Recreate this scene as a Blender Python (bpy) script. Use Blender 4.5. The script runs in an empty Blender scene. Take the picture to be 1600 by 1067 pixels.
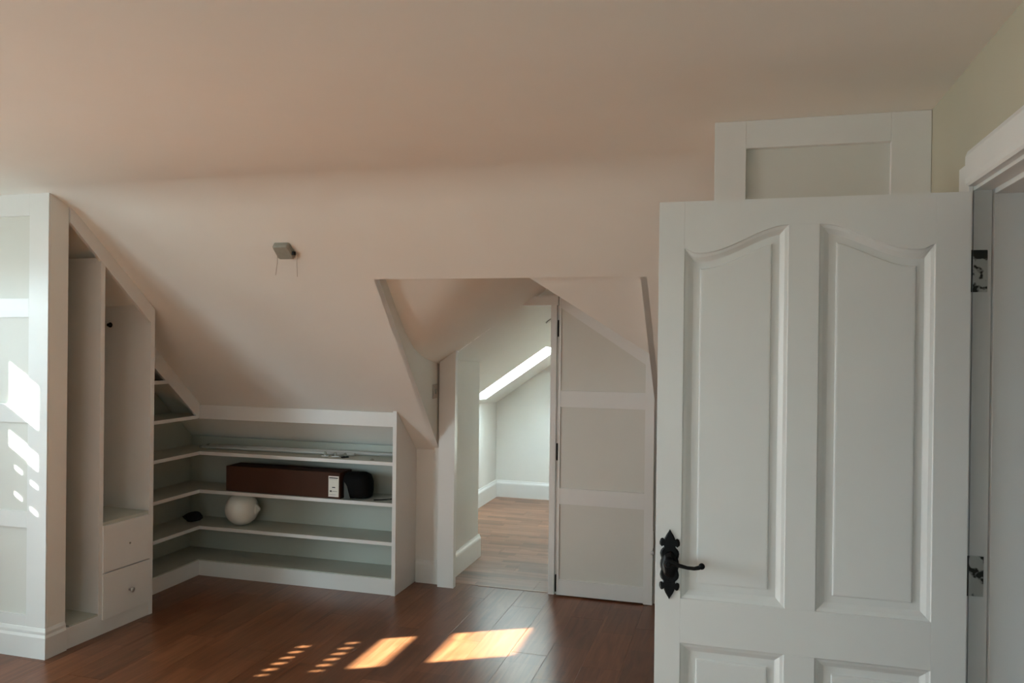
import bpy, bmesh, math, random
from mathutils import Vector, Matrix
random.seed(4)
C = bpy.context.scene.collection
sc = bpy.context.scene

# ------------------------------------------------------------------ camera
F_PX = 1250.0
yaw, pitch, roll = math.radians(15.84), math.radians(-0.19), math.radians(0.65)
cy, sy = math.cos(yaw), math.sin(yaw)
f0 = Vector((-sy, cy, 0)); r0 = Vector((cy, sy, 0)); u0 = Vector((0, 0, 1))
fw = f0*math.cos(pitch) + u0*math.sin(pitch)
u2 = -f0*math.sin(pitch) + u0*math.cos(pitch)
rt = r0*math.cos(roll) + u2*math.sin(roll)
up = -r0*math.sin(roll) + u2*math.cos(roll)
cam_d = bpy.data.cameras.new('camera')
cam_d.sensor_width = 36.0
cam_d.lens = 36.0*F_PX/1600.0
cam_d.clip_start = 0.05
cam = bpy.data.objects.new('camera', cam_d)
M = Matrix((rt, up, -fw)).transposed().to_4x4()
M.translation = Vector((0, 0, 1.62))
cam.matrix_world = M
C.objects.link(cam)
sc.camera = cam

# ------------------------------------------------------------------ sky, sun, exposure
SKY_STRENGTH = 27.0
SUN_STRENGTH = 105.0
world = bpy.data.worlds.new('world'); sc.world = world
world.use_nodes = True
wn = world.node_tree; wn.nodes.clear()
wo = wn.nodes.new('ShaderNodeOutputWorld'); bg = wn.nodes.new('ShaderNodeBackground')
tc = wn.nodes.new('ShaderNodeTexCoord'); sp = wn.nodes.new('ShaderNodeSeparateXYZ')
cr = wn.nodes.new('ShaderNodeValToRGB')
cr.color_ramp.elements[0].position = 0.47; cr.color_ramp.elements[0].color = (0.32, 0.38, 0.39, 1)
cr.color_ramp.elements[1].position = 0.53; cr.color_ramp.elements[1].color = (0.73, 0.90, 1.0, 1)
mp = wn.nodes.new('ShaderNodeMapRange')
mp.inputs['From Min'].default_value = -1; mp.inputs['From Max'].default_value = 1
wn.links.new(tc.outputs['Generated'], sp.inputs[0]); wn.links.new(sp.outputs['Z'], mp.inputs['Value'])
wn.links.new(mp.outputs[0], cr.inputs[0]); wn.links.new(cr.outputs[0], bg.inputs['Color'])
bg.inputs['Strength'].default_value = SKY_STRENGTH
wn.links.new(bg.outputs[0], wo.inputs[0])

sun_d = bpy.data.lights.new('sun', 'SUN'); sun_d.energy = SUN_STRENGTH; sun_d.angle = math.radians(0.55)
sun_d.color = (0.91, 0.98, 0.90)
sun = bpy.data.objects.new('sun', sun_d); C.objects.link(sun)
sun.rotation_euler = Vector((1.0, 0.555, -0.60)).to_track_quat('-Z', 'Y').to_euler()
sun.location = (-8, -3, 6)

def portal(name, loc, normal, w, h):
    d = bpy.data.lights.new(name, 'AREA'); d.shape = 'RECTANGLE'; d.size = w; d.size_y = h
    d.cycles.is_portal = True
    o = bpy.data.objects.new(name, d); C.objects.link(o); o.location = loc
    q = Vector(normal).to_track_quat('-Z', 'Y'); o.rotation_euler = q.to_euler()
    return o

sc.view_settings.view_transform = 'Standard'
sc.view_settings.look = 'None'
sc.view_settings.gamma = 1
sc.view_settings.use_curve_mapping = False
sc.view_settings.exposure = 0.14
sc.cycles.use_denoising = True
sc.cycles.max_bounces = 16
sc.cycles.diffuse_bounces = 12
sc.cycles.glossy_bounces = 4
sc.cycles.caustics_reflective = False
sc.cycles.caustics_refractive = False
sc.cycles.sample_clamp_indirect = 12

# ------------------------------------------------------------------ materials
def mat(name, col, rough=0.5, metal=0.0, spec=0.5, bump=0.0, bscale=60.0, var=0.0, vscale=3.0):
    m = bpy.data.materials.new(name); m.use_nodes = True
    nt = m.node_tree; b = nt.nodes['Principled BSDF']
    b.inputs['Base Color'].default_value = (*col, 1); b.inputs['Roughness'].default_value = rough
    b.inputs['Metallic'].default_value = metal; b.inputs['Specular IOR Level'].default_value = spec
    t = nt.nodes.new('ShaderNodeTexCoord')
    if bump:
        n = nt.nodes.new('ShaderNodeTexNoise'); n.inputs['Scale'].default_value = bscale; n.inputs['Detail'].default_value = 4
        bp = nt.nodes.new('ShaderNodeBump'); bp.inputs['Strength'].default_value = bump; bp.inputs['Distance'].default_value = 0.004
        nt.links.new(t.outputs['Object'], n.inputs['Vector']); nt.links.new(n.outputs[0], bp.inputs['Height'])
        nt.links.new(bp.outputs[0], b.inputs['Normal'])
    if var:
        n = nt.nodes.new('ShaderNodeTexNoise'); n.inputs['Scale'].default_value = vscale; n.inputs['Detail'].default_value = 5
        r = nt.nodes.new('ShaderNodeValToRGB')
        r.color_ramp.elements[0].position = 0.3; r.color_ramp.elements[1].position = 0.7
        r.color_ramp.elements[0].color = (*[c*(1-var) for c in col], 1)
        r.color_ramp.elements[1].color = (*[min(1, c*(1+var)) for c in col], 1)
        nt.links.new(t.outputs['Object'], n.inputs['Vector']); nt.links.new(n.outputs[0], r.inputs[0])
        nt.links.new(r.outputs[0], b.inputs['Base Color'])
    return m

M_CEIL = mat('ceiling_paint', (0.79, 0.795, 0.765), 0.9, bump=0.15, bscale=8, var=0.012)
M_WALL = mat('wall_paint', (0.74, 0.735, 0.705), 0.85, bump=0.12, bscale=14, var=0.012)
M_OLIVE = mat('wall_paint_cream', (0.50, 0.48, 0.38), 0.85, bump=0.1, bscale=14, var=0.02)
M_WOOD = mat('satin_white_paint', (0.74, 0.745, 0.735), 0.36, bump=0.05, bscale=40, var=0.012, vscale=6)
M_PANEL = mat('panel_off_white_paint', (0.66, 0.66, 0.62), 0.5, bump=0.05, bscale=30, var=0.015)
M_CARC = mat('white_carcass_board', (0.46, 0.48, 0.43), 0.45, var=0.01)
M_BLACK = mat('black_iron', (0.003, 0.003, 0.0035), 0.42, 0.0, spec=.18, bump=0.4, bscale=90)
M_BLACKP = mat('black_plastic', (0.003, 0.003, 0.003), 0.8, spec=.15, bump=0.2, bscale=30)
M_DARK = mat('dark_gap', (0.02, 0.018, 0.015), 0.8, var=0.1)
M_CHROME = mat('brushed_chrome', (0.62, 0.62, 0.60), 0.28, 1.0, bump=0.05, bscale=150)
M_GREY = mat('grey_plastic', (0.30, 0.31, 0.27), 0.5, var=0.06, vscale=40)
M_SWITCH = mat('satin_steel_plate', (0.42, 0.38, 0.34), 0.45, 0.3, var=0.03)
M_CARD = mat('brown_cardboard', (0.055, 0.018, 0.007), 0.85, bump=0.1, bscale=50, var=0.07, vscale=9)
M_LABEL = mat('paper_label', (0.78, 0.75, 0.68), 0.7, var=0.02)
M_INK = mat('label_ink', (0.04, 0.04, 0.04), 0.7, var=0.05)
M_TUBE = mat('white_plastic_rod', (0.66, 0.68, 0.68), 0.3, var=0.02)
M_CLOTH = mat('black_cloth', (0.008, 0.008, 0.008), 0.9, bump=0.8, bscale=40)

def opal():
    m = mat('opal_glass', (0.80, 0.80, 0.75), 0.25, var=0.01)
    b = m.node_tree.nodes['Principled BSDF']
    b.inputs['Subsurface Weight'].default_value = 0.4
    b.inputs['Subsurface Radius'].default_value = (0.05, 0.05, 0.05)
    return m
M_OPAL = opal()

def glass():
    m = bpy.data.materials.new('window_glass'); m.use_nodes = True
    nt = m.node_tree; nt.nodes.clear()
    o = nt.nodes.new('ShaderNodeOutputMaterial'); mx = nt.nodes.new('ShaderNodeMixShader')
    tr = nt.nodes.new('ShaderNodeBsdfTransparent'); tr.inputs[0].default_value = (0.96, 0.98, 0.97, 1)
    g = nt.nodes.new('ShaderNodeBsdfGlossy'); g.inputs['Roughness'].default_value = 0.02
    mx.inputs[0].default_value = 0.06
    nt.links.new(tr.outputs[0], mx.inputs[1]); nt.links.new(g.outputs[0], mx.inputs[2]); nt.links.new(mx.outputs[0], o.inputs[0])
    return m
M_GLASS = glass()

def hinge_mat():
    m = mat('paint_splashed_steel', (0.3, 0.3, 0.3), 0.35, 0.7)
    nt = m.node_tree; b = nt.nodes['Principled BSDF']
    t = nt.nodes.new('ShaderNodeTexCoord'); n = nt.nodes.new('ShaderNodeTexNoise'); n.inputs['Scale'].default_value = 38
    r = nt.nodes.new('ShaderNodeValToRGB'); r.color_ramp.elements[0].position = .40; r.color_ramp.elements[1].position = .47
    r.color_ramp.elements[0].color = (.05, .05, .045, 1); r.color_ramp.elements[1].color = (.62, .64, .62, 1)
    nt.links.new(t.outputs['Object'], n.inputs['Vector']); nt.links.new(n.outputs[0], r.inputs[0]); nt.links.new(r.outputs[0], b.inputs['Base Color'])
    return m
M_HINGE = hinge_mat()

def laminate(name, a, b_, c, strip, con=.2):
    """wood laminate: grain runs along the plank's local X; tint changes from plank to plank and strip to strip"""
    m = bpy.data.materials.new(name); m.use_nodes = True
    nt = m.node_tree; L = nt.links; P = nt.nodes['Principled BSDF']
    P.inputs['Roughness'].default_value = 0.30; P.inputs['Specular IOR Level'].default_value = 0.45
    t = nt.nodes.new('ShaderNodeTexCoord'); oi = nt.nodes.new('ShaderNodeObjectInfo')
    off = nt.nodes.new('ShaderNodeVectorMath'); off.operation = 'MULTIPLY_ADD'
    cmb = nt.nodes.new('ShaderNodeCombineXYZ')
    L.new(oi.outputs['Random'], cmb.inputs[0]); L.new(oi.outputs['Random'], cmb.inputs[1]); L.new(oi.outputs['Random'], cmb.inputs[2])
    L.new(cmb.outputs[0], off.inputs[0]); off.inputs[1].default_value = (37, 53, 71)
    L.new(t.outputs['Object'], off.inputs[2])
    mpg = nt.nodes.new('ShaderNodeMapping'); mpg.inputs['Scale'].default_value = (1.6, 16, 16)
    L.new(off.outputs[0], mpg.inputs['Vector'])
    n1 = nt.nodes.new('ShaderNodeTexNoise'); n1.inputs['Scale'].default_value = 1.6; n1.inputs['Detail'].default_value = 8; n1.inputs['Distortion'].default_value = 1.2
    L.new(mpg.outputs[0], n1.inputs['Vector'])
    r = nt.nodes.new('ShaderNodeValToRGB')
    r.color_ramp.elements[0].position = .28; r.color_ramp.elements[0].color = (*a, 1)
    r.color_ramp.elements[1].position = .75; r.color_ramp.elements[1].color = (*c, 1)
    e = r.color_ramp.elements.new(.5); e.color = (*b_, 1)
    L.new(n1.outputs[0], r.inputs[0])
    # strips and staves inside one board
    br = nt.nodes.new('ShaderNodeTexBrick'); br.inputs['Scale'].default_value = 1.0
    br.offset = 0.37
    br.inputs['Brick Width'].default_value = 0.42; br.inputs['Row Height'].default_value = strip
    br.inputs['Mortar Size'].default_value = 0.0008; br.inputs['Bias'].default_value = 0
    br.inputs['Color1'].default_value = (1-con, 1-con, 1-con, 1); br.inputs['Color2'].default_value = (1+con, 1+con, 1+con, 1); br.inputs['Mortar'].default_value = (.6, .58, .56, 1)
    L.new(off.outputs[0], br.inputs['Vector'])
    mul = nt.nodes.new('ShaderNodeMix'); mul.data_type = 'RGBA'; mul.blend_type = 'MULTIPLY'; mul.inputs['Factor'].default_value = 0.85
    L.new(r.outputs[0], mul.inputs['A']); L.new(br.outputs['Color'], mul.inputs['B'])
    hsv = nt.nodes.new('ShaderNodeHueSaturation')
    mr = nt.nodes.new('ShaderNodeMapRange'); mr.inputs['To Min'].default_value = .90; mr.inputs['To Max'].default_value = 1.10
    L.new(oi.outputs['Random'], mr.inputs['Value']); L.new(mr.outputs[0], hsv.inputs['Value'])
    L.new(mul.outputs['Result'], hsv.inputs['Color']); L.new(hsv.outputs[0], P.inputs['Base Color'])
    bp = nt.nodes.new('ShaderNodeBump'); bp.inputs['Strength'].default_value = .04; bp.inputs['Distance'].default_value = .001
    L.new(n1.outputs[0], bp.inputs['Height']); L.new(bp.outputs[0], P.inputs['Normal'])
    return m
M_FLOOR = laminate('oak_laminate', (.115, .040, .017), (.165, .060, .025), (.215, .085, .039), 0.2)
M_FLOOR2 = laminate('strip_laminate', (.14, .062, .034), (.21, .10, .057), (.28, .145, .085), 0.064, .42)
M_BASE = mat('subfloor', (.05, .03, .02), .9, var=.1)

# ------------------------------------------------------------------ mesh helpers
class MB:
    def __init__(s): s.bm = bmesh.new()
    def box(s, x0, x1, y0, y1, z0, z1, bev=0.0):
        x0, x1 = sorted((x0, x1)); y0, y1 = sorted((y0, y1)); z0, z1 = sorted((z0, z1))
        b = bmesh.new()
        v = [b.verts.new(p) for p in ((x0,y0,z0),(x1,y0,z0),(x1,y1,z0),(x0,y1,z0),(x0,y0,z1),(x1,y0,z1),(x1,y1,z1),(x0,y1,z1))]
        for f in ((3,2,1,0),(4,5,6,7),(0,1,5,4),(1,2,6,5),(2,3,7,6),(3,0,4,7)): b.faces.new([v[i] for i in f])
        if bev: bmesh.ops.bevel(b, geom=b.edges[:], offset=bev, segments=2, affect='EDGES', profile=.7)
        s.merge(b); return s
    def prism(s, poly, vec, bev=0.0):
        """closed polygon (3-D points) swept along vec"""
        b = bmesh.new(); vec = Vector(vec)
        a = [b.verts.new(p) for p in poly]; c = [b.verts.new(Vector(p)+vec) for p in poly]
        b.faces.new(a[::-1]); b.faces.new(c); n = len(a)
        for i in range(n): b.faces.new((a[i], a[(i+1) % n], c[(i+1) % n], c[i]))
        bmesh.ops.recalc_face_normals(b, faces=b.faces[:])
        if bev: bmesh.ops.bevel(b, geom=b.edges[:], offset=bev, segments=2, affect='EDGES', profile=.7)
        s.merge(b); return s
    def face(s, pts):
        s.bm.faces.new([s.bm.verts.new(p) for p in pts]); return s
    def loft(s, rings, close=True, cap=True, smooth=False):
        b = s.bm; R = [[b.verts.new(p) for p in r] for r in rings]; n = len(R[0])
        for i in range(len(R)-1):
            for j in range(n if close else n-1):
                f = b.faces.new((R[i][j], R[i][(j+1) % n], R[i+1][(j+1) % n], R[i+1][j])); f.smooth = smooth
        if cap: b.faces.new(R[0][::-1]); b.faces.new(R[-1])
        return s
    def tube(s, pts, rad, n=10, smooth=True):
        pts = [Vector(p) for p in pts]; rings = []
        rads = rad if isinstance(rad, (list, tuple)) else [rad]*len(pts)
        prev = None
        for i, p in enumerate(pts):
            t = (pts[min(i+1, len(pts)-1)] - pts[max(i-1, 0)]).normalized()
            a = prev if prev else (Vector((0, 0, 1)) if abs(t.z) < .9 else Vector((1, 0, 0)))
            x = (a - t*a.dot(t)).normalized(); y = t.cross(x); prev = x
            rings.append([p + (x*math.cos(k*2*math.pi/n) + y*math.sin(k*2*math.pi/n))*rads[i] for k in range(n)])
        return s.loft(rings, smooth=smooth)
    def lathe(s, prof, center, axis, n=32, smooth=True):
        """prof: (radius, distance along axis)"""
        ax = Vector(axis).normalized(); a = Vector((0, 0, 1)) if abs(ax.z) < .9 else Vector((1, 0, 0))
        x = (a - ax*a.dot(ax)).normalized(); y = ax.cross(x); c = Vector(center)
        return s.loft([[c + ax*h + (x*math.cos(k*2*math.pi/n) + y*math.sin(k*2*math.pi/n))*max(r, 1e-4) for k in range(n)] for r, h in prof], smooth=smooth)
    def merge(s, b):
        me = bpy.data.meshes.new('tmp'); b.to_mesh(me); b.free(); s.bm.from_mesh(me); bpy.data.meshes.remove(me)
    def build(s, name, m, parent=None, loc=None):
        bmesh.ops.recalc_face_normals(s.bm, faces=s.bm.faces[:])
        me = bpy.data.meshes.new(name); s.bm.to_mesh(me); s.bm.free()
        me.materials.append(m)
        o = bpy.data.objects.new(name, me); C.objects.link(o)
        if parent: o.parent = parent
        if loc: o.location = loc
        return o

def tag(o, label=None, cat=None, group=None, kind=None):
    if label: o['label'] = label
    if cat: o['category'] = cat
    if group: o['group'] = group
    if kind: o['kind'] = kind
    return o
def empty(name, label=None, cat=None, kind=None, loc=(0, 0, 0), rz=0.0, group=None):
    o = bpy.data.objects.new(name, None); C.objects.link(o); o.empty_display_size = .1
    o.location = loc; o.rotation_euler = (0, 0, rz)
    return tag(o, label, cat, group, kind)
def struct(o): o['kind'] = 'structure'; return o
# world-space meshes under an empty: shift the mesh so that parent + child = world
def pt(mb, name, m, parent):
    bmesh.ops.translate(mb.bm, verts=mb.bm.verts[:], vec=-Vector(parent.location))
    return mb.build(name, m, parent)

# ------------------------------------------------------------------ key planes
ZC = 2.335                                   # flat ceiling
S_ = lambda Y: 2.33 - .86*(Y - 3.26)         # main sloping ceiling
T_ = lambda Y: 2.33 - .86*(Y - 3.37)         # set-back slope above the passage
A_ = lambda X, Y: 1.465 + .70*(X + 1.87) - .045*(Y - 4.9)    # passage ceiling, left pitch
B_ = lambda X, Y: 1.542 - .645*(X + .445) - .045*(Y - 4.3)   # passage ceiling, right pitch
XR = -1.149                                  # ridge
XG = -4.35                                   # left gable wall
XW = 0.56                                    # right wall
cheek = lambda Y: -1.77 - .1018*(Y - 3.742)

# ------------------------------------------------------------------ floor
fl = MB(); fl.box(XG-.1, XW+1.6, -2.5, 4.985, -.06, -.0125); fl.box(-2.6, .3, 4.985, 8.0, -.06, -.0125)
floor = struct(fl.build('floor', M_BASE)); 
def plank_mesh(L, W, m):
    b = MB(); b.box(0, L, 0, W, -.012, 0, .0012)
    me = bpy.data.meshes.new('plank'); b.bm.to_mesh(me); b.bm.free(); me.materials.append(m); return me
PW, PL = .193, 1.29
cache = {}
def plank(x, y, L, W, rz, m):
    k = (round(L, 3), round(W, 3), m.name)
    if k not in cache: cache[k] = plank_mesh(L-.0007, W-.0007, m)
    o = bpy.data.objects.new('plank', cache[k]); C.objects.link(o); o.parent = floor
    o.location = (x, y, 0); o.rotation_euler = (0, 0, rz)
row = 0; x = XG - .05
while x < XW:                                # boards run away from the camera in the room
    y = -2.45 + (row*0.47 % 1.0)*PL - PL
    while y < 4.985:
        a, b = max(y, -2.45), min(y + PL, 4.985)
        if b - a > .03: plank(x + PW, a, b - a, PW, math.pi/2, M_FLOOR)
        y += PL
    x += PW; row += 1
y = 4.99; row = 0
while y < 7.9:                               # boards run across in the passage and the far room
    x = -2.55 + (row*0.41 % 1.0)*PL - PL
    while x < .3:
        a, b = max(x, -2.55), min(x + PL, .3)
        if b - a > .03: plank(a, y, b - a, PW, 0, M_FLOOR2)
        x += PL
    y += PW; row += 1

# ------------------------------------------------------------------ ceilings
def smooth_ceiling():
    me = bpy.data.meshes.new('ceiling'); V = []; Fc = []; N = []
    yc, hw = 3.26 - .005/.86, .17; ks = 9
    ang = math.atan(.86)
    prof = [(-2.5, ZC, 0.0)]
    # circular blend between flat and slope
    R = hw/math.tan(ang/2)*1.0
    y0 = yc - hw
    for i in range(ks):
        t = ang*i/(ks-1)
        prof.append((y0 + R*math.sin(t), ZC - R*(1 - math.cos(t)), t))
    xs = [XG-.02, -1.77, -.445, XW+.02]
    def vid(x, y, z, t):
        V.append((x, y, z)); N.append((0, -math.sin(t), -math.cos(t))); return len(V)-1
    for (ya, za, ta), (yb, zb, tb) in zip(prof, prof[1:]):
        a = vid(xs[0], ya, za, ta); b = vid(xs[3], ya, za, ta); c = vid(xs[3], yb, zb, tb); d = vid(xs[0], yb, zb, tb)
        Fc.append((a, d, c, b))
    ya, za, ta = prof[-1]
    def q(pts):
        Fc.append(tuple(vid(px, py, S_(py) if py > ya+1e-6 else za, ang) for px, py in pts))
    q([(xs[0], ya), (xs[0], 4.95), (cheek(4.95), 4.95), (-1.77, 3.742), (-1.77, ya)])
    q([(-1.77, ya), (-1.77, 3.742), (-.445, 3.742), (-.445, ya)])
    q([(-.445, ya), (-.445, 4.95), (XW+.02, 4.95), (XW+.02, ya)])
    me.from_pydata(V, [], Fc); me.materials.append(M_CEIL)
    me.polygons.foreach_set('use_smooth', [True]*len(me.polygons)); me.update()
    me.normals_split_custom_set_from_vertices([Vector(n).normalized() for n in N])
    o = bpy.data.objects.new('ceiling', me); C.objects.link(o); return struct(o)
smooth_ceiling()
# passage ceiling: set-back slope pieces, header edge, two roof pitches
Yr = 3.37 + (2.33 - 2.0215)/.86              # where the ridge meets the set-back slope
zr = A_(XR, Yr)
b = MB()
hz = T_(3.742)
b.face([(-.445, 3.742, hz), (-.445, 4.2855, B_(-.445, 4.2855)), (XR, Yr, zr)])
b.face([(-1.77, 3.742, hz), (-.445, 3.742, hz), (XR, Yr, zr)])
b.face([(-1.77, 3.742, S_(3.742)), (-.445, 3.742, S_(3.742)), (-.445, 3.742, hz), (-1.77, 3.742, hz)])
b.face([(-1.80, 3.7435, hz-.01), (-.44, 3.7435, hz-.01), (-.44, 3.7435, hz+.12), (-1.80, 3.7435, hz+.12)])
struct(b.build('ceiling_dormer', M_CEIL))
b = MB()
XL = -2.62; H0, H1, HXa, HXb = 6.80, 7.30, -2.325, -1.62
def apoly(pts, t=0): return [(x, y, A_(x, y)+t) for x, y in pts]
b.face(apoly([(XR, 4.95), (XL, 4.95), (XL, H0), (XR, H0)]))
b.face(apoly([(XR, H1), (XL, H1), (XL, 7.95), (XR, 7.95)]))
b.face(apoly([(HXa, H0), (XL, H0), (XL, H1), (HXa, H1)]))
b.face(apoly([(XR, H0), (HXb, H0), (HXb, H1), (XR, H1)]))
struct(b.build('ceiling_passage', M_CEIL))
b = MB(); Xq = .28
b.face([(XR, Yr, zr), (XR, 4.95, B_(XR, 4.95)), (-.445, 4.95, B_(-.445, 4.95)), (-.445, 4.2855, B_(-.445, 4.2855))])
b.face([(XR, 4.95, B_(XR, 4.95)), (XR, 7.95, B_(XR, 7.95)), (Xq, 7.95, B_(Xq, 7.95)), (Xq, 4.95, B_(Xq, 4.95))])
rp = lambda y: [(XR-.05, y, A_(XR, y)+.045), (XR-.05, y, A_(XR, y)+.07), (XR+.05, y, A_(XR, y)+.07), (XR+.05, y, A_(XR, y)+.004), (XR, y, A_(XR, y)+.003)]
b.loft([rp(3.70), rp(5.2)])
struct(b.build('ceiling_passage_right', M_CEIL))

# rounded plaster valley between the set-back slope and the left pitch
b = MB(); NU, NV, KK = 22, 30, .085
def smax(X, Y):
    t, a = T_(Y), A_(X, Y); m = max(t, a)
    return m + KK*math.log(math.exp((t-m)/KK) + math.exp((a-m)/KK))*min(1.0, max(0.0, (XR - X)/.15))
grid = []
for j in range(NV+1):
    Y = 3.742 + (4.95-3.742)*j/NV; xc = cheek(Y)
    grid.append([b.bm.verts.new((xc + (XR-xc)*i/NU, Y, smax(xc + (XR-xc)*i/NU, Y))) for i in range(NU+1)])
for j in range(NV):
    for i in range(NU):
        f = b.bm.faces.new((grid[j][i], grid[j+1][i], grid[j+1][i+1], grid[j][i+1])); f.smooth = True
struct(b.build('ceiling_valley', M_CEIL))
# roof window in the far room: reveal, frame, pane
rw = empty('window_2', 'narrow roof window glowing white in the far room slope', 'window', 'structure')
b = MB(); RT = .28
def rv(p, q):
    b.face([(p[0], p[1], A_(*p)), (q[0], q[1], A_(*q)), (q[0], q[1], A_(*q)+RT), (p[0], p[1], A_(*p)+RT)])
rv((HXa, H0), (HXb, H0)); rv((HXb, H0), (HXb, H1)); rv((HXb, H1), (HXa, H1)); rv((HXa, H1), (HXa, H0))
b.build('window_reveal', M_WOOD, rw)
b = MB()
def rbar(x0, x1, y0, y1):
    p = [(x0, y0), (x1, y0), (x1, y1), (x0, y1)]
    b.prism([(x, y, A_(x, y)+RT) for x, y in p], (0, 0, .04))
rbar(HXa-.04, HXb+.04, H0-.04, H0+.012); rbar(HXa-.04, HXb+.04, H1-.012, H1+.04)
rbar(HXa-.04, HXa+.012, H0+.012, H1-.012); rbar(HXb-.012, HXb+.04, H0+.012, H1-.012)
wf = b.build('window_frame', M_WOOD, rw)
b = MB(); b.prism([(x, y, A_(x, y)+RT+.012) for x, y in [(HXa, H0), (HXb, H0), (HXb, H1), (HXa, H1)]], (0, 0, .006))
b.build('pane', M_GLASS, wf)
portal('roof_window_portal', ((HXa+HXb)/2, (H0+H1)/2, A_((HXa+HXb)/2, 7.05)+RT+.05), (.573, 0, -.82), 1.0, .6)

# ------------------------------------------------------------------ walls
def wall_x(name, x0, x1, ya, yb, za, zb, holes, m=M_WALL):
    """wall in a plane of constant x with rectangular openings (y0,y1,z0,z1), sorted by y, not overlapping in y"""
    b = MB(); y = ya
    for (h0, h1, k0, k1) in holes:
        if h0 > y: b.box(x0, x1, y, h0, za, zb)
        if k0 > za: b.box(x0, x1, h0, h1, za, k0)
        if k1 < zb: b.box(x0, x1, h0, h1, k1, zb)
        y = h1
    if y < yb: b.box(x0, x1, y, yb, za, zb)
    return struct(b.build(name, m))
WA = (-1.25, 1.15, .80, 2.05)                 # large window in the gable
WB = (2.07, 2.81, .95, 2.015)                # smaller window beside the panelled closet
wall_x('wall_left', XG-.08, XG, -2.5, 4.97, -.012, 2.6, [WA, WB])
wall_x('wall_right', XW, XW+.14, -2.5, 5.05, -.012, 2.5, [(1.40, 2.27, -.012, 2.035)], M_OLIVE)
b = MB(); RW = (-.85, -.40, 1.15, 1.8)
b.box(XG-.08, RW[0], -2.58, -2.5, -.012, 2.5); b.box(RW[1], XW+.14, -2.58, -2.5, -.012, 2.5)
b.box(RW[0], RW[1], -2.58, -2.5, -.012, RW[2]); b.box(RW[0], RW[1], -2.58, -2.5, RW[3], 2.5); struct(b.build('wall_rear', M_WALL))
# unseen brick-coloured block added outside to keep part of the sun off the large window
b = MB(); b.prism([(-6.9, -2.6, -3), (-6.9, -1.45, -3), (-6.9, -1.45, 3.9), (-6.9, -2.0, 4.4), (-6.9, -2.6, 3.9)], (.6, 0, 0)); struct(b.build('sun_blocker_outside', mat('brick_colour', (.30, .17, .12), .9, var=.2, vscale=8)))
# landing outside the doorway
b = MB(); b.box(1.95, 2.03, .2, 3.6, -.012, 2.5); b.box(XW+.14, 1.95, .2, .28, -.012, 2.5); b.box(XW+.14, 1.95, 3.5, 3.58, -.012, 2.5)
struct(b.build('wall_landing', M_WALL))
b = MB(); b.box(XW+.14, 2.03, .2, 3.58, 2.42, 2.5); struct(b.build('ceiling_landing', M_CEIL))

# low knee walls, cheeks, passage
b = MB(); b.box(XG, -1.885, 4.945, 5.0, -.012, .93); struct(b.build('wall_front', M_WALL))
b = MB(); b.box(-.445, XW, 4.945, 5.0, -.012, .93); struct(b.build('wall_front_right', M_WALL))
b = MB()
ck = [(3.742, S_(3.742)), (3.742, T_(3.742)+.07), (4.309, A_(-1.828, 4.309)+.07), (4.94, A_(cheek(4.94), 4.94)), (4.94, S_(4.94))]
poly = [(cheek(y), y, z) for y, z in ck]
b.prism(poly, (-.03, 0, 0)); struct(b.build('wall_cheek_left', M_WALL))
b = MB()
ck = [(3.742, S_(3.742)), (3.742, T_(3.742)), (4.2855, B_(-.445, 4.2855)), (5.0, B_(-.445, 5.0)), (5.0, S_(4.95)-.02), (4.95, S_(4.95))]
b.prism([(-.445, y, z) for y, z in ck], (.03, 0, 0)); struct(b.build('wall_cheek_right', M_WALL))
b = MB(); b.prism([(-.445, 4.946, -.012), (-.445, 5.08, -.012), (-.445, 5.08, B_(-.445, 5.08)), (-.445, 4.946, B_(-.445, 4.946))], (.031, 0, 0))
struct(b.build('wall_cheek_return', M_WALL))
b = MB(); b.prism([(-1.094, 4.977, -.012), (-.445, 4.977, -.012), (-.445, 4.977, B_(-.445, 4.977)), (-1.094, 4.977, B_(-1.094, 4.977))], (0, .10, 0))
struct(b.build('wall_beside_passage', M_WALL))
b = MB()
b.prism([(-1.85, 4.925, -.012), (-1.85, 5.65, -.012), (-1.85, 5.65, A_(-1.85, 5.65)), (-1.85, 4.925, A_(-1.85, 4.925))], (-.07, 0, 0))
b.prism([(-1.92, 5.65, -.012), (-2.46, 5.65, -.012), (-2.46, 5.65, A_(-2.46, 5.65)), (-1.92, 5.65, A_(-1.92, 5.65))], (0, -.07, 0))
struct(b.build('wall_passage_left', M_WALL))
b = MB(); b.prism([(-1.075, 5.08, -.012), (-1.075, 5.65, -.012), (-1.075, 5.65, B_(-1.075, 5.65)), (-1.075, 5.08, B_(-1.075, 5.08))], (.07, 0, 0))
b.prism([(-1.005, 5.65, -.012), (.22, 5.65, -.012), (.22, 5.65, B_(.22, 5.65)), (-1.005, 5.65, B_(-1.005, 5.65))], (0, -.07, 0))
struct(b.build('wall_passage_right', M_WALL))
b = MB(); b.prism([(-2.39, 5.6, -.012), (-2.39, 7.95, -.012), (-2.39, 7.95, A_(-2.39, 7.95)), (-2.39, 5.6, A_(-2.39, 5.6))], (-.08, 0, 0))
struct(b.build('wall_far_left', M_WALL))
b = MB(); b.prism([(.2, 5.6, -.012), (.2, 7.95, -.012), (.2, 7.95, B_(.2, 7.95)), (.2, 5.6, B_(.2, 5.6))], (.08, 0, 0))
struct(b.build('wall_far_right', M_WALL))
b = MB(); Yf = 7.87
b.prism([(-2.47, Yf, -.012), (.28, Yf, -.012), (.28, Yf, B_(.28, Yf)), (XR, Yf, A_(XR, Yf)), (-2.47, Yf, A_(-2.47, Yf))], (0, .08, 0))
struct(b.build('wall_far', M_WALL))

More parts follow.
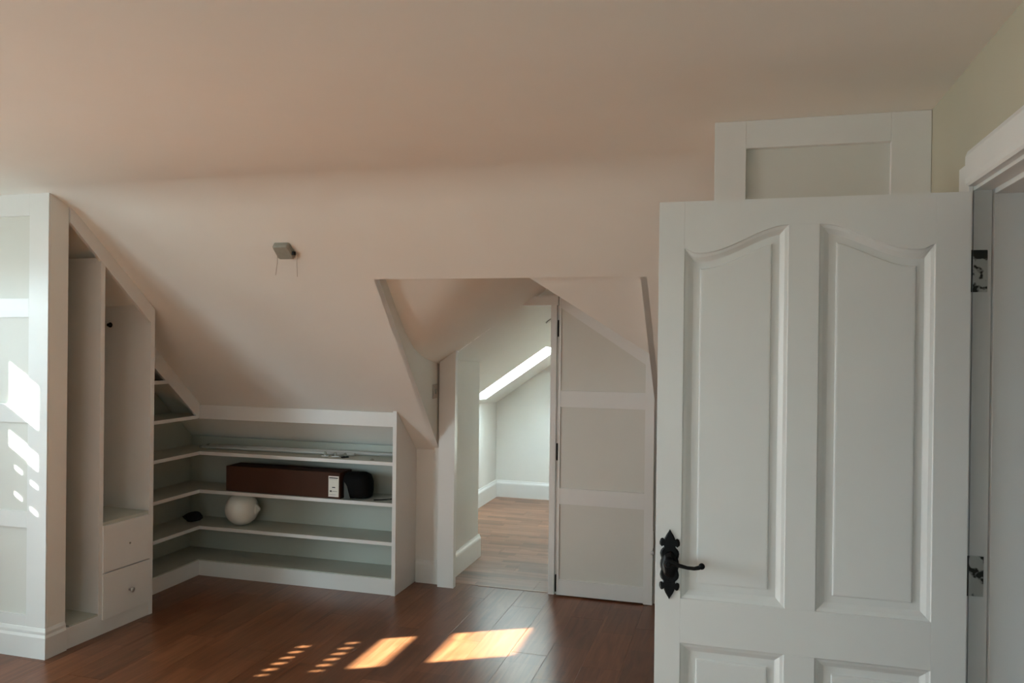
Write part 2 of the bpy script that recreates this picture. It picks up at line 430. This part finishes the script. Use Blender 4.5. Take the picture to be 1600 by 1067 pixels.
# ------------------------------------------------------------------ skirting boards
def skirt(name, p, q, n, h=.15, t=.018, m=M_WOOD):
    """from p to q along a wall, n = unit vector into the room"""
    p = Vector((*p, 0)); q = Vector((*q, 0)); n = Vector((*n, 0)); d = q - p
    prof = [(0, 0), (t, 0), (t, h*.80), (t*.85, h*.86), (t*.5, h*.93), (t*.35, h), (0, h)]
    b = MB(); b.prism([p + n*a + Vector((0, 0, z)) for a, z in prof], d)
    return struct(b.build(name, m))
skirt('baseboard_front', (-2.045, 4.945), (-1.872, 4.945), (0, -1))
skirt('baseboard_passage', (-1.85, 5.06), (-1.85, 5.668), (1, 0), .165, .02)
skirt('baseboard_far_left', (-2.39, 5.66), (-2.39, 7.87), (1, 0), .17)
skirt('baseboard_far', (-2.372, 7.87), (.2, 7.87), (0, -1), .17)
skirt('baseboard_rear', (XG, -2.5), (XW, -2.5), (0, 1))
skirt('baseboard_left', (XG, -2.48), (XG, 3.17), (1, 0))
skirt('baseboard_right', (XW, -2.48), (XW, 1.30), (-1, 0))

# ------------------------------------------------------------------ gable windows
def gable_window(name, label, w, y_bars, z_bars, fr=.04):
    y0, y1, z0, z1 = w
    root = empty(name, label, 'window', 'structure', (XG-.03, (y0+y1)/2, z0))
    b = MB(); X0, X1 = XG-.045, XG-.005
    b.box(X0, X1, y0, y0+fr, z0, z1); b.box(X0, X1, y1-fr, y1, z0, z1)
    b.box(X0, X1, y0+fr, y1-fr, z0, z0+fr); b.box(X0, X1, y0+fr, y1-fr, z1-fr, z1)
    for a, c in y_bars: b.box(X0, X1, a, c, z0+fr, z1-fr)
    ys = [y0+fr] + [v for yb in y_bars for v in yb] + [y1-fr]
    for a, c in z_bars:
        for i in range(0, len(ys), 2): b.box(X0, X1, ys[i], ys[i+1], a, c)
    f = pt(b, 'window_frame', M_WOOD, root)
    b = MB(); b.box(XG-.028, XG-.022, y0+fr*.5, y1-fr*.5, z0+fr*.5, z1-fr*.5)
    bmesh.ops.translate(b.bm, verts=b.bm.verts[:], vec=-root.location); b.build('pane', M_GLASS, f)
    b = MB(); b.box(XG-.0, XG+.06, y0-.04, y1+.04, z0-.03, z0, .004); pt(b, 'window_sill', M_WOOD, root)
    portal(name+'_portal', (XG-.09, (y0+y1)/2, (z0+z1)/2), (1, 0, 0), y1-y0, z1-z0)
    return root
gable_window('window_1', 'wide white casement window in the left gable wall', WA, [(-.47, -.41), (.33, .39)], [])
gable_window('window_3', 'small white window beside the panelled closet end', WB, [(2.54, 2.63)], [(1.63, 1.73)])
rwn = empty('added_rear_window', 'small white window added in the rear wall behind the viewer to brighten the door', 'window', 'structure', ((RW[0]+RW[1])/2, -2.54, RW[2]))  # unseen window, added to throw more light on the big door
b = MB()
for x0, x1, z0, z1 in ((RW[0], RW[0]+.04, RW[2], RW[3]), (RW[1]-.04, RW[1], RW[2], RW[3]), (RW[0]+.04, RW[1]-.04, RW[2], RW[2]+.04), (RW[0]+.04, RW[1]-.04, RW[3]-.04, RW[3])):
    b.box(x0, x1, -2.56, -2.52, z0, z1)
f = pt(b, 'window_frame', M_WOOD, rwn)
b = MB(); b.box(RW[0]+.02, RW[1]-.02, -2.543, -2.537, RW[2]+.02, RW[3]-.02); bmesh.ops.translate(b.bm, verts=b.bm.verts[:], vec=-rwn.location); b.build('pane', M_GLASS, f)
portal('rear_window_portal', ((RW[0]+RW[1])/2, -2.6, (RW[2]+RW[3])/2), (0, 1, 0), RW[1]-RW[0], RW[3]-RW[2])
# perforated blind over the lower part of the small window: two rows of slots
b = MB(); X0, X1 = XG-.004, XG+.002
zt = 1.52; rows = [(1.428, 1.452), (1.295, 1.319)]
b.box(X0, X1, 2.09, 2.79, rows[0][1], zt); b.box(X0, X1, 2.09, 2.79, rows[1][1], rows[0][0]); b.box(X0, X1, 2.09, 2.79, .955, rows[1][0])
for za, zb in rows:
    cs = [2.135 + .0755*k for k in range(9)]
    prev = 2.09
    for c in cs:
        b.box(X0, X1, prev, c-.013, za, zb); prev = c+.013
    b.box(X0, X1, prev, 2.79, za, zb)
tag(b.build('window_blind', M_PANEL), 'flat window blind with two rows of slots covering the lower panes', 'blind')

# ------------------------------------------------------------------ generic panelled face
def frame_bars(root, bars, y0, t, name='rail', m=M_WOOD, bev=.0015):
    for nm, x0, x1, z0, z1 in bars:
        b = MB(); b.box(x0, x1, y0, y0+t, z0, z1, bev); pt(b, nm, m, root)

# closet end, far left: panelled face towards the camera and a plain return
cl = empty('panelled_closet_end', 'white panelled closet end at the left edge, streaked with sunlight', 'closet', loc=(-3.6, 3.2, 0))
b = MB(); b.box(XG+.002, -3.312, 3.212, 3.318, .0, 2.331); pt(b, 'body', M_PANEL, cl)
frame_bars(cl, [('stile', -3.43, -3.31, .145, 2.331), ('top_rail', XG+.005, -3.43, 2.21, 2.331), ('rail', XG+.005, -3.43, 1.70, 1.796),
                ('rail', XG+.005, -3.43, 1.17, 1.262), ('rail', XG+.005, -3.43, .642, .724), ('rail', XG+.005, -3.43, .145, .205),
                ('stile', XG+.005, XG+.1, .205, 1.17)], 3.2, .0119)
b = MB(); b.box(-3.312, -3.309, 3.212, 3.322, .14, 2.331); pt(b, 'return_panel', M_CEIL, cl)
b = MB()
t = .016
prof = [(0, 0), (t, 0), (t, .105), (t*.6, .118), (t*.6, .132), (t*.2, .148), (0, .148)]
rings = []
for (px, py, nx, ny) in [(XG+.002, 3.2, 0, -1), (-3.309, 3.2, 1, -1), (-3.309, 3.318, 1, 0)]:
    rings.append([(px + nx*a, py + ny*a, z) for a, z in prof])
b.loft(rings); pt(b, 'skirting_board', M_WOOD, cl)

# ------------------------------------------------------------------ fitted wardrobe under the slope (front faces +x)
WR = Vector((-3.300, 3.325, 0)); wa = -math.atan2(.034, .593)
wd = empty('fitted_wardrobe', 'white open wardrobe with raked top and two drawers, left of corner shelves', 'wardrobe', loc=WR, rz=wa)
# local frame: u = +y (along the front), x = out of the front; depth goes to negative x
def wS(u, dx=0.0): return S_(3.325 + u*.998 + 0.0)   # ceiling height over the front
DEP = .60
def wpart(name, m=M_WOOD):
    def fin(b): return b.build(name, m, wd)
    return fin
G = .006
def upright(name, u0, u1, z0, x0=-DEP, x1=0.0, drop=0.0, m=M_WOOD):
    b = MB(); b.prism([(x0, u0, z0), (x0, u1, z0), (x0, u1, wS(u1)-G-drop), (x0, u0, min(wS(u0), 2.32)-G-drop)], (x1-x0, 0, 0)); return b.build(name, m, wd)
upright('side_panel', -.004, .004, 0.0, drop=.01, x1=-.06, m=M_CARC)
upright('divider', .198, .225, .11, x1=-.002, drop=.07)
upright('side_panel', .553, .583, 0.0, x1=.0)
b = MB(); b.box(-.022, -.002, .0, .553, .0, .108, .001); b.build('plinth', M_WOOD, wd)
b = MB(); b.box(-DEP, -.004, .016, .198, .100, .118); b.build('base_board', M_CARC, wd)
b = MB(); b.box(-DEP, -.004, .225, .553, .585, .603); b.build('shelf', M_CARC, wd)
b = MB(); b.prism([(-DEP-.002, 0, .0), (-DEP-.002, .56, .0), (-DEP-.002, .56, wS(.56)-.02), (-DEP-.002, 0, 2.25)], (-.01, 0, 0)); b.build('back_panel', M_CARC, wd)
# raked fascia under the ceiling
def zo(u): return 2.19 - .905*u              # top of the openings
b = MB(); b.prism([(-.018, 0, zo(0)), (-.018, .553, zo(.553)), (-.018, .553, wS(.553)-G), (-.018, .0, 2.30)], (.018, 0, 0)); b.build('raked_fascia', M_WOOD, wd)
# drawers
for i, (z0, z1) in enumerate([(.330, .584), (.078, .324)]):
    b = MB(); b.box(-.016, .006, .222, .560, z0, z1, .0015); d = b.build('drawer', M_WOOD, wd)
    b = MB()
    if i == 0:
        b.lathe([(.005, .0), (.006, .003), (.003, .006)], (.006, .405, .452), (1, 0, 0), 12)
        k = b.build('screw', M_GREY, d)
    else:
        b.lathe([(.007, .0), (.006, .010), (.012, .018), (.014, .026), (.008, .031)], (.006, .405, .192), (1, 0, 0), 16)
        k = b.build('knob', M_CHROME, d)
b = MB(); b.lathe([(.015, 0), (.015, .005), (.009, .007), (.009, .02)], (-.30, .553, 1.675), (0, -1, 0), 16); b.build('rail_socket', M_BLACK, wd)

# ------------------------------------------------------------------ corner shelving
XF, YF, XE = -3.50, 4.63, -2.08              # fronts of the two runs, right end
cs = empty('corner_shelving', 'white open corner shelving under the slope between wardrobe and passage', 'shelves', loc=(-3.0, 4.8, 0))
XB, YB = -3.78, 4.90
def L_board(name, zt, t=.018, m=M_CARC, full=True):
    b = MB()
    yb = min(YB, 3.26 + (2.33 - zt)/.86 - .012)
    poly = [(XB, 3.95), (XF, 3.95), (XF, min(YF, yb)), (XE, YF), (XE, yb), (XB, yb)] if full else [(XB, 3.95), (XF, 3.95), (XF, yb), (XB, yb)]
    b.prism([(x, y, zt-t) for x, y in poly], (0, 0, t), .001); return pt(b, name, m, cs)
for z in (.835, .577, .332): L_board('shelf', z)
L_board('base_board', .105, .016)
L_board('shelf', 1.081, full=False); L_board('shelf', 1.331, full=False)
# front lippings of the shelves (painted edge)
for z in (.835, .577, .332):
    b = MB(); b.prism([(XF, 3.95, z-.021), (XF, YF, z-.021), (XE, YF, z-.021), (XE, YF-.006, z-.021), (XF+.006, YF-.006, z-.021), (XF+.006, 3.95, z-.021)], (0, 0, .022)); pt(b, 'edge_strip', M_WOOD, cs)
for z, ye in ((1.081, 4.60), (1.331, 4.32)):
    b = MB(); b.box(XF, XF+.006, 3.95, ye, z-.021, z+.001); pt(b, 'edge_strip', M_WOOD, cs)
b = MB(); b.box(XF-.018, XF+.006, 3.95, YF, 0, .098, .001); pt(b, 'plinth', M_WOOD, cs)
b = MB(); b.box(XF, XE, YF-.006, YF+.012, 0, .098, .001); pt(b, 'plinth', M_WOOD, cs)
b = MB(); b.prism([(XF, YF-.006, 1.058), (XE, YF-.006, 1.058), (XE, YF-.006, S_(YF)-.004), (XF, YF-.006, S_(YF)-.004)], (0, .018, 0)); pt(b, 'fascia', M_WOOD, cs)
# raked fascia of the short run
def zl(y): return 1.393 - .80*(y - 4.195)
b = MB(); b.prism([(XF-.012, 3.95, zl(3.93)), (XF-.012, 4.615, zl(4.615)), (XF-.012, 4.615, S_(4.615)-.004), (XF-.012, 3.95, S_(3.93)-.004)], (.018, 0, 0)); pt(b, 'raked_fascia', M_WOOD, cs)
b = MB(); b.prism([(XE, YF-.012, 0), (XE, 4.944, 0), (XE, 4.944, S_(4.944)-.003), (XE, YF-.012, S_(YF-.012)-.003)], (.026, 0, 0), .001); pt(b, 'side_panel', M_WOOD, cs)
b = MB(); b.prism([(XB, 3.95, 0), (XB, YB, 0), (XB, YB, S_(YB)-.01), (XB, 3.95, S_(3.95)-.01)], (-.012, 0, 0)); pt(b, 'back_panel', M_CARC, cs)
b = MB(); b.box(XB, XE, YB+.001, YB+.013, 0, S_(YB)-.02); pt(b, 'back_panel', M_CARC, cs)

# ------------------------------------------------------------------ things on the shelves
cb = empty('cardboard_box', 'long brown cardboard box with a white label on the second shelf', 'box', loc=(-2.88, 4.72, .578), rz=math.radians(-.5))
b = MB(); b.box(-.425, .425, -.075, .085, 0, .168, .003); b.build('body', M_CARD, cb)
b = MB(); b.box(-.421, .421, -.001, .001, .168, .1692); b.build('tape', M_CARD, cb)
b = MB(); b.box(.345, .418, -.0775, -.0752, .012, .145); lb = b.build('label', M_LABEL, cb); lb['label'] = 'white paper shipping label'
for q in ((.350, .413, .130, .137), (.372, .394, .070, .076), (.356, .369, .043, .053), (.374, .408, .047, .049), (.352, .410, .122, .123), (.352, .400, .026, .027)):
    b = MB(); b.box(q[0], q[1], -.0785, -.0776, q[2], q[3]); b.build('print', M_INK, lb)
# black rounded case at its right end
bk = empty('plastic_case', 'black rounded plastic case standing against the right end of the brown box', 'case', loc=(-2.37, 4.72, .578))
def sq(x, rx, h, z0=0.0, n=20, p=3.2):
    out = []
    for k in range(n):
        a = 2*math.pi*k/n; c, s = math.cos(a), math.sin(a)
        out.append((x, rx*abs(c)**(2/p)*(1 if c > 0 else -1), z0 + h/2 + h/2*abs(s)**(2/p)*(1 if s > 0 else -1)))
    return out
b = MB(); b.loft([sq(-.068, .070, .158), sq(-.062, .074, .166), sq(.045, .075, .168), sq(.075, .068, .155, .004), sq(.092, .050, .12, .012), sq(.098, .02, .06, .03)], smooth=True); b.build('shell', M_BLACKP, bk)
b = MB(); b.prism([(-.055, -.078, .004), (-.012, -.078, .004), (-.036, -.078, .085), (-.055, -.078, .11)], (0, .004, 0)); b.build('flap', mat('dark_grey_plastic', (.05, .055, .048), .6), bk)
# opal globe shade lying on its side
gs = empty('globe_lampshade', 'white opal glass globe lampshade lying on the third shelf', 'lampshade', loc=(-3.24, 4.735, .333))
r = .111
prof = [(r*math.sin(math.pi*k/28), -r*math.cos(math.pi*k/28)) for k in range(0, 26)]
prof += [(.040, r*.955), (.028, r*.99), (.019, r*1.05), (.012, r*1.10)]
b = MB(); b.lathe(prof[1:], (0, 0, r), (.97, .22, 0.0), 40); b.build('globe', M_OPAL, gs)
b = MB(); b.lathe([(.012, r*1.09), (.0125, r*1.12), (.006, r*1.14)], (0, 0, r), (.97, .22, 0), 24); b.build('neck_ring', M_TUBE, gs)
# black crumpled cloth
b = MB()
rg = []
for i in range(9):
    a = math.pi*i/8; rr = []
    for k in range(16):
        q = 2*math.pi*k/16
        w = 1 + .22*math.sin(3*q + i) + .15*math.sin(5*q + 2*i)
        rr.append((.062*math.sin(a)*math.cos(q)*w + .015*math.cos(a), .045*math.sin(a)*math.sin(q)*w, .036 + .034*math.cos(a)*(1 + .12*math.sin(q*2))))
    rg.append(rr)
b.loft(rg, smooth=True)
tag(b.build('black_cloth', M_CLOTH, None, (-3.60, 4.70, .336)), 'small crumpled black cloth in the corner of the third shelf', 'cloth')
# rods on the top shelf
def rod(name, p, q, rr, m, label, grp=None):
    b = MB(); p = Vector(p); q = Vector(q)
    b.tube([(0, 0, 0), q - p], rr, 12)
    o = b.build(name, m, None, p); tag(o, label, 'rod', grp)
    b = MB(); b.lathe([(rr*1.25, -.004), (rr*1.25, .016)], (0, 0, 0), (q-p), 12); b.build('end_cap', M_GREY, o)
    return o
rod('curtain_rod', (-3.56, 4.80, .851), (-2.16, 4.83, .851), .012, M_TUBE, 'thin white rod lying rearmost along the upper shelf')
rod('curtain_rod', (-3.58, 4.745, .849), (-2.42, 4.775, .849), .010, M_TUBE, 'thin white rod lying in front of the other rod on the upper shelf')
# small fittings beside the rods
for i, (x, y, lab) in enumerate([(-2.60, 4.715, 'leftmost small white plastic bracket in front of the rods'),
                                 (-2.53, 4.715, 'middle small white plastic bracket in front of the rods'),
                                 (-2.455, 4.705, 'small dark metal bracket right of two white ones')]):
    e = empty('curtain_bracket', lab, 'bracket', loc=(x, y, .836), rz=.4*i, group='small brackets on the upper shelf')
    mm = M_BLACKP if i == 2 else M_TUBE
    b = MB(); b.box(-.024, .024, -.010, .010, 0, .006, .001); b.box(-.005, .005, -.008, .008, .006, .026, .001); b.build('plate', mm, e)
    b = MB(); b.lathe([(.010, 0), (.012, .006), (.008, .012)], (0, -.012, .02), (0, 1, 0), 12); b.build('cup', M_GREY, e)
b = MB(); b.lathe([(.012, 0), (.013, .004), (.008, .008), (.003, .012)], (0, 0, 0), (0, 0, 1), 14)
tag(b.build('wall_plug_cap', M_GREY, None, (-2.24, 4.66, .836)), 'tiny brown cap near the right end of the upper shelf', 'cap')
b = MB(); b.tube([(0, 0, 0), (.045, .012, .001), (.10, .045, .004), (.12, .09, .001)], .0035, 8)
tag(b.build('cable_offcut', M_BLACKP, None, (-2.23, 4.67, .582)), 'short thin dark cable lying right of the black case', 'cable')

# ------------------------------------------------------------------ fitting and switch on the ceiling and cheek
Nn = Vector((0, -.86, -1)).normalized(); Tt = Vector((0, 1, -.86)).normalized(); Xx = Vector((1, 0, 0))
org = Vector((-2.212, 3.575, S_(3.575)))
lf = empty('ceiling_junction_box', 'grey plastic ceiling box with two dangling wires on the sloping ceiling', 'light fitting', loc=org)
def sl(a, bb, c): return Xx*a + Tt*bb + Nn*c
b = MB()
sqr = lambda w, h, c, k=.18: [sl(x*w, y*h, c) for x, y in [(-1+k, -1), (1-k, -1), (1, -1+k), (1, 1-k), (1-k, 1), (-1+k, 1), (-1, 1-k), (-1, -1+k)]]
b.loft([sqr(.046, .046, 0), sqr(.046, .046, .022), sqr(.040, .040, .030)]); b.build('body', M_GREY, lf)
for q in (.018, -.018):
    b = MB(); b.lathe([(.005, 0), (.005, .002)], sl(q, 0, .030), Nn, 10); b.build('screw', M_GREY, lf)
b = MB(); b.box(.045, .056, -.012, .010, -.03, -.012, .001); b.build('cable_clamp', M_BLACK, lf)
for sx, ln in ((-.052, .10), (.060, .11)):
    b = MB(); p = sl(sx, .03, .012)
    b.tube([sl(sx*.8, .02, .006), p, p + Vector((.002, -.004, -.04)), p + Vector((-.006 if sx < 0 else .006, -.005, -ln))], .0016, 6); b.build('wire', M_SWITCH, lf)
sw = empty('light_switch', 'small grey light switch on the cheek wall left of the passage', 'switch', loc=(cheek(4.805)+.001, 4.805, 1.278), rz=math.atan(.1018))
b = MB(); b.box(0, .008, -.043, .043, -.045, .045, .002); b.build('plate', M_SWITCH, sw)
b = MB(); b.box(.008, .013, -.012, .012, -.016, .016, .001); b.build('rocker', M_GREY, sw)
# small spotlight in the far passage ceiling
ax = Vector((.70, .045, -1)).normalized()
b = MB(); P0 = Vector((-1.372, 5.90, A_(-1.372, 5.90)))
b.lathe([(.045, -.0005), (.045, .006), (.036, .010), (.034, .002)], (0, 0, 0), ax, 24)
ob = b.build('ceiling_spotlight', M_CHROME, None, P0); tag(ob, 'small chrome spotlight in the passage ceiling beyond the doorway', 'light')
b = MB(); b.lathe([(.033, .001), (.020, .003)], (0, 0, 0), ax, 20); b.build('lens', M_BLACKP, ob)

# ------------------------------------------------------------------ passage door frame and leaf (door_2)
fr = empty('trim_1', 'white frame around the low passage opening', 'door frame', 'structure', loc=(-1.5, 4.95, 0))
b = MB(); b.prism([(-1.872, 4.878, 0), (-1.762, 4.878, 0), (-1.762, 4.878, A_(-1.762, 4.88)-.002), (-1.872, 4.878, A_(-1.872, 4.88)-.002)], (0, .0465, 0), .0012); pt(b, 'door_post', M_WOOD, fr)
b = MB(); b.prism([(-1.150, 4.955, 0), (-1.112, 4.955, 0), (-1.112, 4.955, 1.90), (-1.150, 4.955, 1.90)], (0, .125, 0), .001); pt(b, 'door_post', M_WOOD, fr)
b = MB(); b.prism([(-1.112, 4.975, 0), (-1.100, 4.975, 0), (-1.100, 4.975, 1.90), (-1.112, 4.975, 1.90)], (0, .105, 0)); pt(b, 'door_stop', M_WOOD, fr)
b = MB(); b.prism([(-1.340, 4.945, 1.836), (-1.100, 4.945, 1.836), (-1.100, 4.945, 1.896), (-1.255, 4.945, 1.893)], (0, .115, 0)); pt(b, 'head_board', M_WOOD, fr)
b = MB(); zz = lambda x: min(A_(x, 4.99), B_(x, 4.99))
b.prism([(-1.258, 4.99, 1.885), (-1.08, 4.99, 1.885), (-1.08, 4.99, zz(-1.08)), (XR, 4.99, zz(XR)), (-1.258, 4.99, zz(-1.258))], (0, .05, 0)); pt(b, 'head_infill', M_CEIL, fr)

d2 = empty('door_2', 'white three-panel door with raked top, folded back beside the low passage', 'door', 'structure', loc=(-1.095, 4.93, 0))
yl = 4.932; LX0, LX1 = -1.092, -.492
def topz(x): return B_(x, 4.95) - .012
def rk(x): return 1.812 - .652*(x + 1.07)
b = MB(); b.prism([(LX0+.004, yl+.012, .01), (LX1-.004, yl+.012, .01), (LX1-.004, yl+.012, topz(LX1)-.03), (LX0+.004, yl+.012, topz(LX0)-.03)], (0, .022, 0)); pt(b, 'panel', M_PANEL, d2)
b = MB(); b.prism([(-.547, yl, .003), (LX1, yl, .003), (LX1, yl, topz(LX1)), (-.547, yl, topz(-.547))], (0, .04, 0), .001); pt(b, 'stile', M_WOOD, d2)
b = MB(); b.prism([(LX0, yl, .010), (LX0+.014, yl, .010), (LX0+.014, yl, topz(LX0)), (LX0, yl, topz(LX0))], (0, .04, 0), .001); pt(b, 'stile', M_WOOD, d2)
for nm, z0, z1 in (('bottom_rail', .010, .107), ('rail', .583, .683), ('rail', 1.195, 1.298)):
    b = MB(); b.box(LX0+.014, -.547, yl, yl+.0119, z0, z1, .001); pt(b, nm, M_WOOD, d2)
b = MB(); b.prism([(LX0+.014, yl, rk(LX0+.014)), (-.547, yl, rk(-.547)), (-.547, yl, topz(-.547)), (LX0+.014, yl, topz(LX0+.014))], (0, .0119, 0)); pt(b, 'raked_rail', M_WOOD, d2)
for z0, z1 in ((1.637, 1.742), (.858, .964), (.03, .135)):
    b = MB(); b.box(-1.100, -1.0925, yl-.004, yl+.012, z0, z1); b.tube([(-1.096, yl-.003, z0), (-1.096, yl-.003, z1)], .0045, 8); pt(b, 'hinge', M_BLACK, d2)
b = MB(); b.box(LX1-.001, LX1+.004, yl-.002, yl+.026, .352, .458); pt(b, 'lock_plate', M_CHROME, d2)
b = MB(); b.lathe([(.008, 0), (.012, .006), (.013, .014), (.007, .02)], (LX1-.004, yl, .326), (.3, -1, 0), 14); pt(b, 'latch_knob', M_TUBE, d2)
b = MB(); b.box(-1.625, -1.16, 4.975, 4.996, 0, .003, .001); struct(b.build('trim_threshold', M_FLOOR2))

# ------------------------------------------------------------------ panelled cupboard behind the big door
al = empty('panelled_cupboard', 'tall white panelled cupboard side behind the open door, top right', 'cupboard', loc=(.24, 2.7, 0))
b = MB(); b.box(-.082, XW-.001, 2.724, 3.20, 0, ZC-.001); pt(b, 'body', M_PANEL, al)
bars = [('stile', -.084, .015, 0, ZC-.0005), ('stile', .446, XW-.001, 0, ZC-.0005), ('top_rail', .015, .446, 2.245, ZC-.0005), ('rail', .015, .446, 1.62, 1.71), ('rail', .015, .446, .9, .99), ('bottom_rail', .015, .446, 0, .2)]
frame_bars(al, bars, 2.70, .0239, bev=.002)

# ------------------------------------------------------------------ doorway lining and architrave in the right wall
tr = empty('trim_2', 'white lining and architrave of the doorway at the right edge', 'door frame', 'structure', loc=(XW, 2.24, 0))
b = MB(); b.box(XW+.001, .602, 2.241, 2.269, 0, 2.034); pt(b, 'jamb', M_WOOD, tr)
b = MB(); b.box(.6035, .72, 2.228, 2.269, 0, 2.034, .002); pt(b, 'door_stop', M_WOOD, tr)
b = MB(); b.box(XW+.001, .602, 1.40, 2.241, 2.004, 2.034); pt(b, 'head_lining', M_WOOD, tr)
b = MB(); b.box(.6035, .72, 1.40, 2.228, 1.992, 2.034, .002); pt(b, 'head_stop', M_WOOD, tr)
b = MB(); b.box(XW, .72, 1.40, 1.43, 0, 2.004); pt(b, 'jamb', M_WOOD, tr)
b = MB()
hp = [(.5595, 2.012), (.543, 2.012), (.538, 2.018), (.536, 2.030), (.536, 2.085), (.541, 2.098), (.5595, 2.098)]
b.prism([(x, 1.33, z) for x, z in hp], (0, .893, 0)); pt(b, 'head_architrave', M_WOOD, tr)
b = MB(); b.box(.549, .5595, 2.2395, 2.335, 0, 2.075, .002); pt(b, 'architrave', M_WOOD, tr)
b = MB(); b.box(.536, .5595, 1.33, 1.415, 0, 2.011, .002); pt(b, 'architrave', M_WOOD, tr)

# ------------------------------------------------------------------ big four-panel door (door_1)
D = empty('door_1', 'large white four-panel door with arched upper panels, standing open in front', 'door', 'structure', loc=(.547, 2.2, 0))
YD = 2.20; DT = .04
X0, XL1, XM0, XM1, XR1, X1 = -.212, -.144, .122, .197, .468, .547
Z1 = 1.995
def arch(s):
    """height of the upper panel top; s = 0 at the outer stile, 1 at the mullion"""
    sm = lambda t: (lambda u: u*u*(3-2*u))(max(0, min(1, t)))
    return 1.869 - .013*sm(s/.11) + .070*sm((s-.17)/.83)
def loop(xa, xb, zb, top, d, y, n=26):
    xa += d; xb -= d
    pts = [(xa, y, zb+d), (xb, y, zb+d)]
    for k in range(n+1):
        x = xb + (xa-xb)*k/n
        pts.append((x, y, top(x) - d))
    return pts
def panel(xa, xb, zb, top, nm='panel'):
    b = MB()
    lv = [(0, .0), (.002, .0035), (.010, .006), (.020, .0125), (.023, .014), (.041, .014), (.0435, .0095), (.047, .009)]
    b.loft([loop(xa, xb, zb, top, d, YD+dy) for d, dy in lv], cap=False)
    b.face(loop(xa, xb, zb, top, .047, YD+.009))
    b.face(loop(xa, xb, zb, top, 0, YD+DT-.006)[::-1])
    return pt(b, nm, M_WOOD, D)
tl = lambda x: arch((x - XL1)/(XM0 - XL1)); tr_ = lambda x: arch((XR1 - x)/(XR1 - XM1))
cl01 = lambda f: (lambda x: f(x))
panel(XL1, XM0, .925, tl); panel(XM1, XR1, .925, tr_)
panel(XL1, XM0, .22, lambda x: .805); panel(XM1, XR1, .22, lambda x: .805)
def dbox(nm, a, c, z0, z1):
    b = MB(); b.box(a, c, YD, YD+DT, z0, z1, .0012); return pt(b, nm, M_WOOD, D)
dbox('stile', X0, XL1, .006, Z1); dbox('stile', XR1, X1, .006, Z1)
dbox('lock_rail', XL1, XR1, .805, .925); dbox('bottom_rail', XL1, XR1, .006, .22)
dbox('mullion', XM0, XM1, .22, .805); dbox('mullion', XM0, XM1, .925, arch(1))
b = MB(); N = 30
poly = [(XL1, YD, Z1), (XR1, YD, Z1)]
poly += [(XR1 + (XM1-XR1)*k/N, YD, tr_(XR1 + (XM1-XR1)*k/N)) for k in range(N+1)]
poly += [(XM0 + (XL1-XM0)*k/N, YD, tl(XM0 + (XL1-XM0)*k/N)) for k in range(N+1)]
b.prism(poly, (0, DT, 0)); pt(b, 'top_rail', M_WOOD, D)
# hinge leaves on the lining
for z0, z1 in ((1.750, 1.855), (.990, 1.090)):
    b = MB(); b.box(.5605, .593, 2.2385, 2.2415, z0, z1, .0006); h = pt(b, 'hinge', M_HINGE, D)
    b = MB(); b.tube([(.5535, 2.2395, z0), (.5535, 2.2395, z1)], .0055, 10); bmesh.ops.translate(b.bm, verts=b.bm.verts[:], vec=-D.location); b.build('hinge_pin', M_BLACK, h)
# black iron lever handle on a fleur-de-lis plate
half = [(0, .0945), (.0035, .088), (.0100, .078), (.0135, .070), (.0140, .0665), (.0165, .0685), (.0205, .0700), (.0245, .067), (.0270, .060), (.0268, .0525),
        (.0235, .0490), (.0200, .0520), (.0165, .0520), (.0150, .0480), (.0165, .0445), (.0205, .041), (.0240, .036), (.0255, .029), (.0240, .021), (.0222, .015), (.0240, .009), (.0250, .000)]
prof2 = half + [(x, -z) for x, z in reversed(half[:-1])]
outline = prof2 + [(-x, z) for x, z in reversed(prof2[1:-1])]
cx, cz = -.1738, 1.0155
b = MB()
b.loft([[(cx + x*s, YD - dy, cz + z*s2) for x, z in outline] for s, s2, dy in ((1, 1, -.0005), (1, 1, .0035), (.86, .96, .0055))])
hd = pt(b, 'handle', M_BLACK, D)
def hp_(b, nm):
    bmesh.ops.translate(b.bm, verts=b.bm.verts[:], vec=-D.location); return b.build(nm, M_BLACK, hd)
b = MB()
b.loft([[(cx + .0215*s*math.cos(a)*(1+.05*math.cos(6*a)), YD-.004-dy, cz + .036*s*math.sin(a)*(1+.04*math.cos(5*a))) for a in [2*math.pi*k/28 for k in range(28)]]
        for s, dy in ((1, 0), (1, .003), (.88, .008), (.55, .011), (.2, .012))], smooth=True); hp_(b, 'boss')
b = MB(); b.lathe([(.010, 0), (.010, .012), (.0085, .03), (.0095, .045), (.006, .050)], (cx, YD-.012, 1.030), (0, -1, 0), 16); hp_(b, 'spindle')
b = MB(); yv = YD - .052
b.tube([(cx-.004, yv, 1.034), (cx+.012, yv, 1.0330), (cx+.030, yv-.001, 1.0275), (cx+.050, yv-.002, 1.0240), (cx+.068, yv-.002, 1.0235), (cx+.080, yv-.001, 1.0265), (cx+.088, yv, 1.0310)],
       [.0085, .0070, .0055, .0048, .0050, .0058, .0050], 12)
b.lathe([(.001, -.006), (.0075, -.005), (.0085, 0), (.0075, .005), (.001, .006)], (cx+.087, yv, 1.0305), (0, 1, 0), 18)
hp_(b, 'lever')
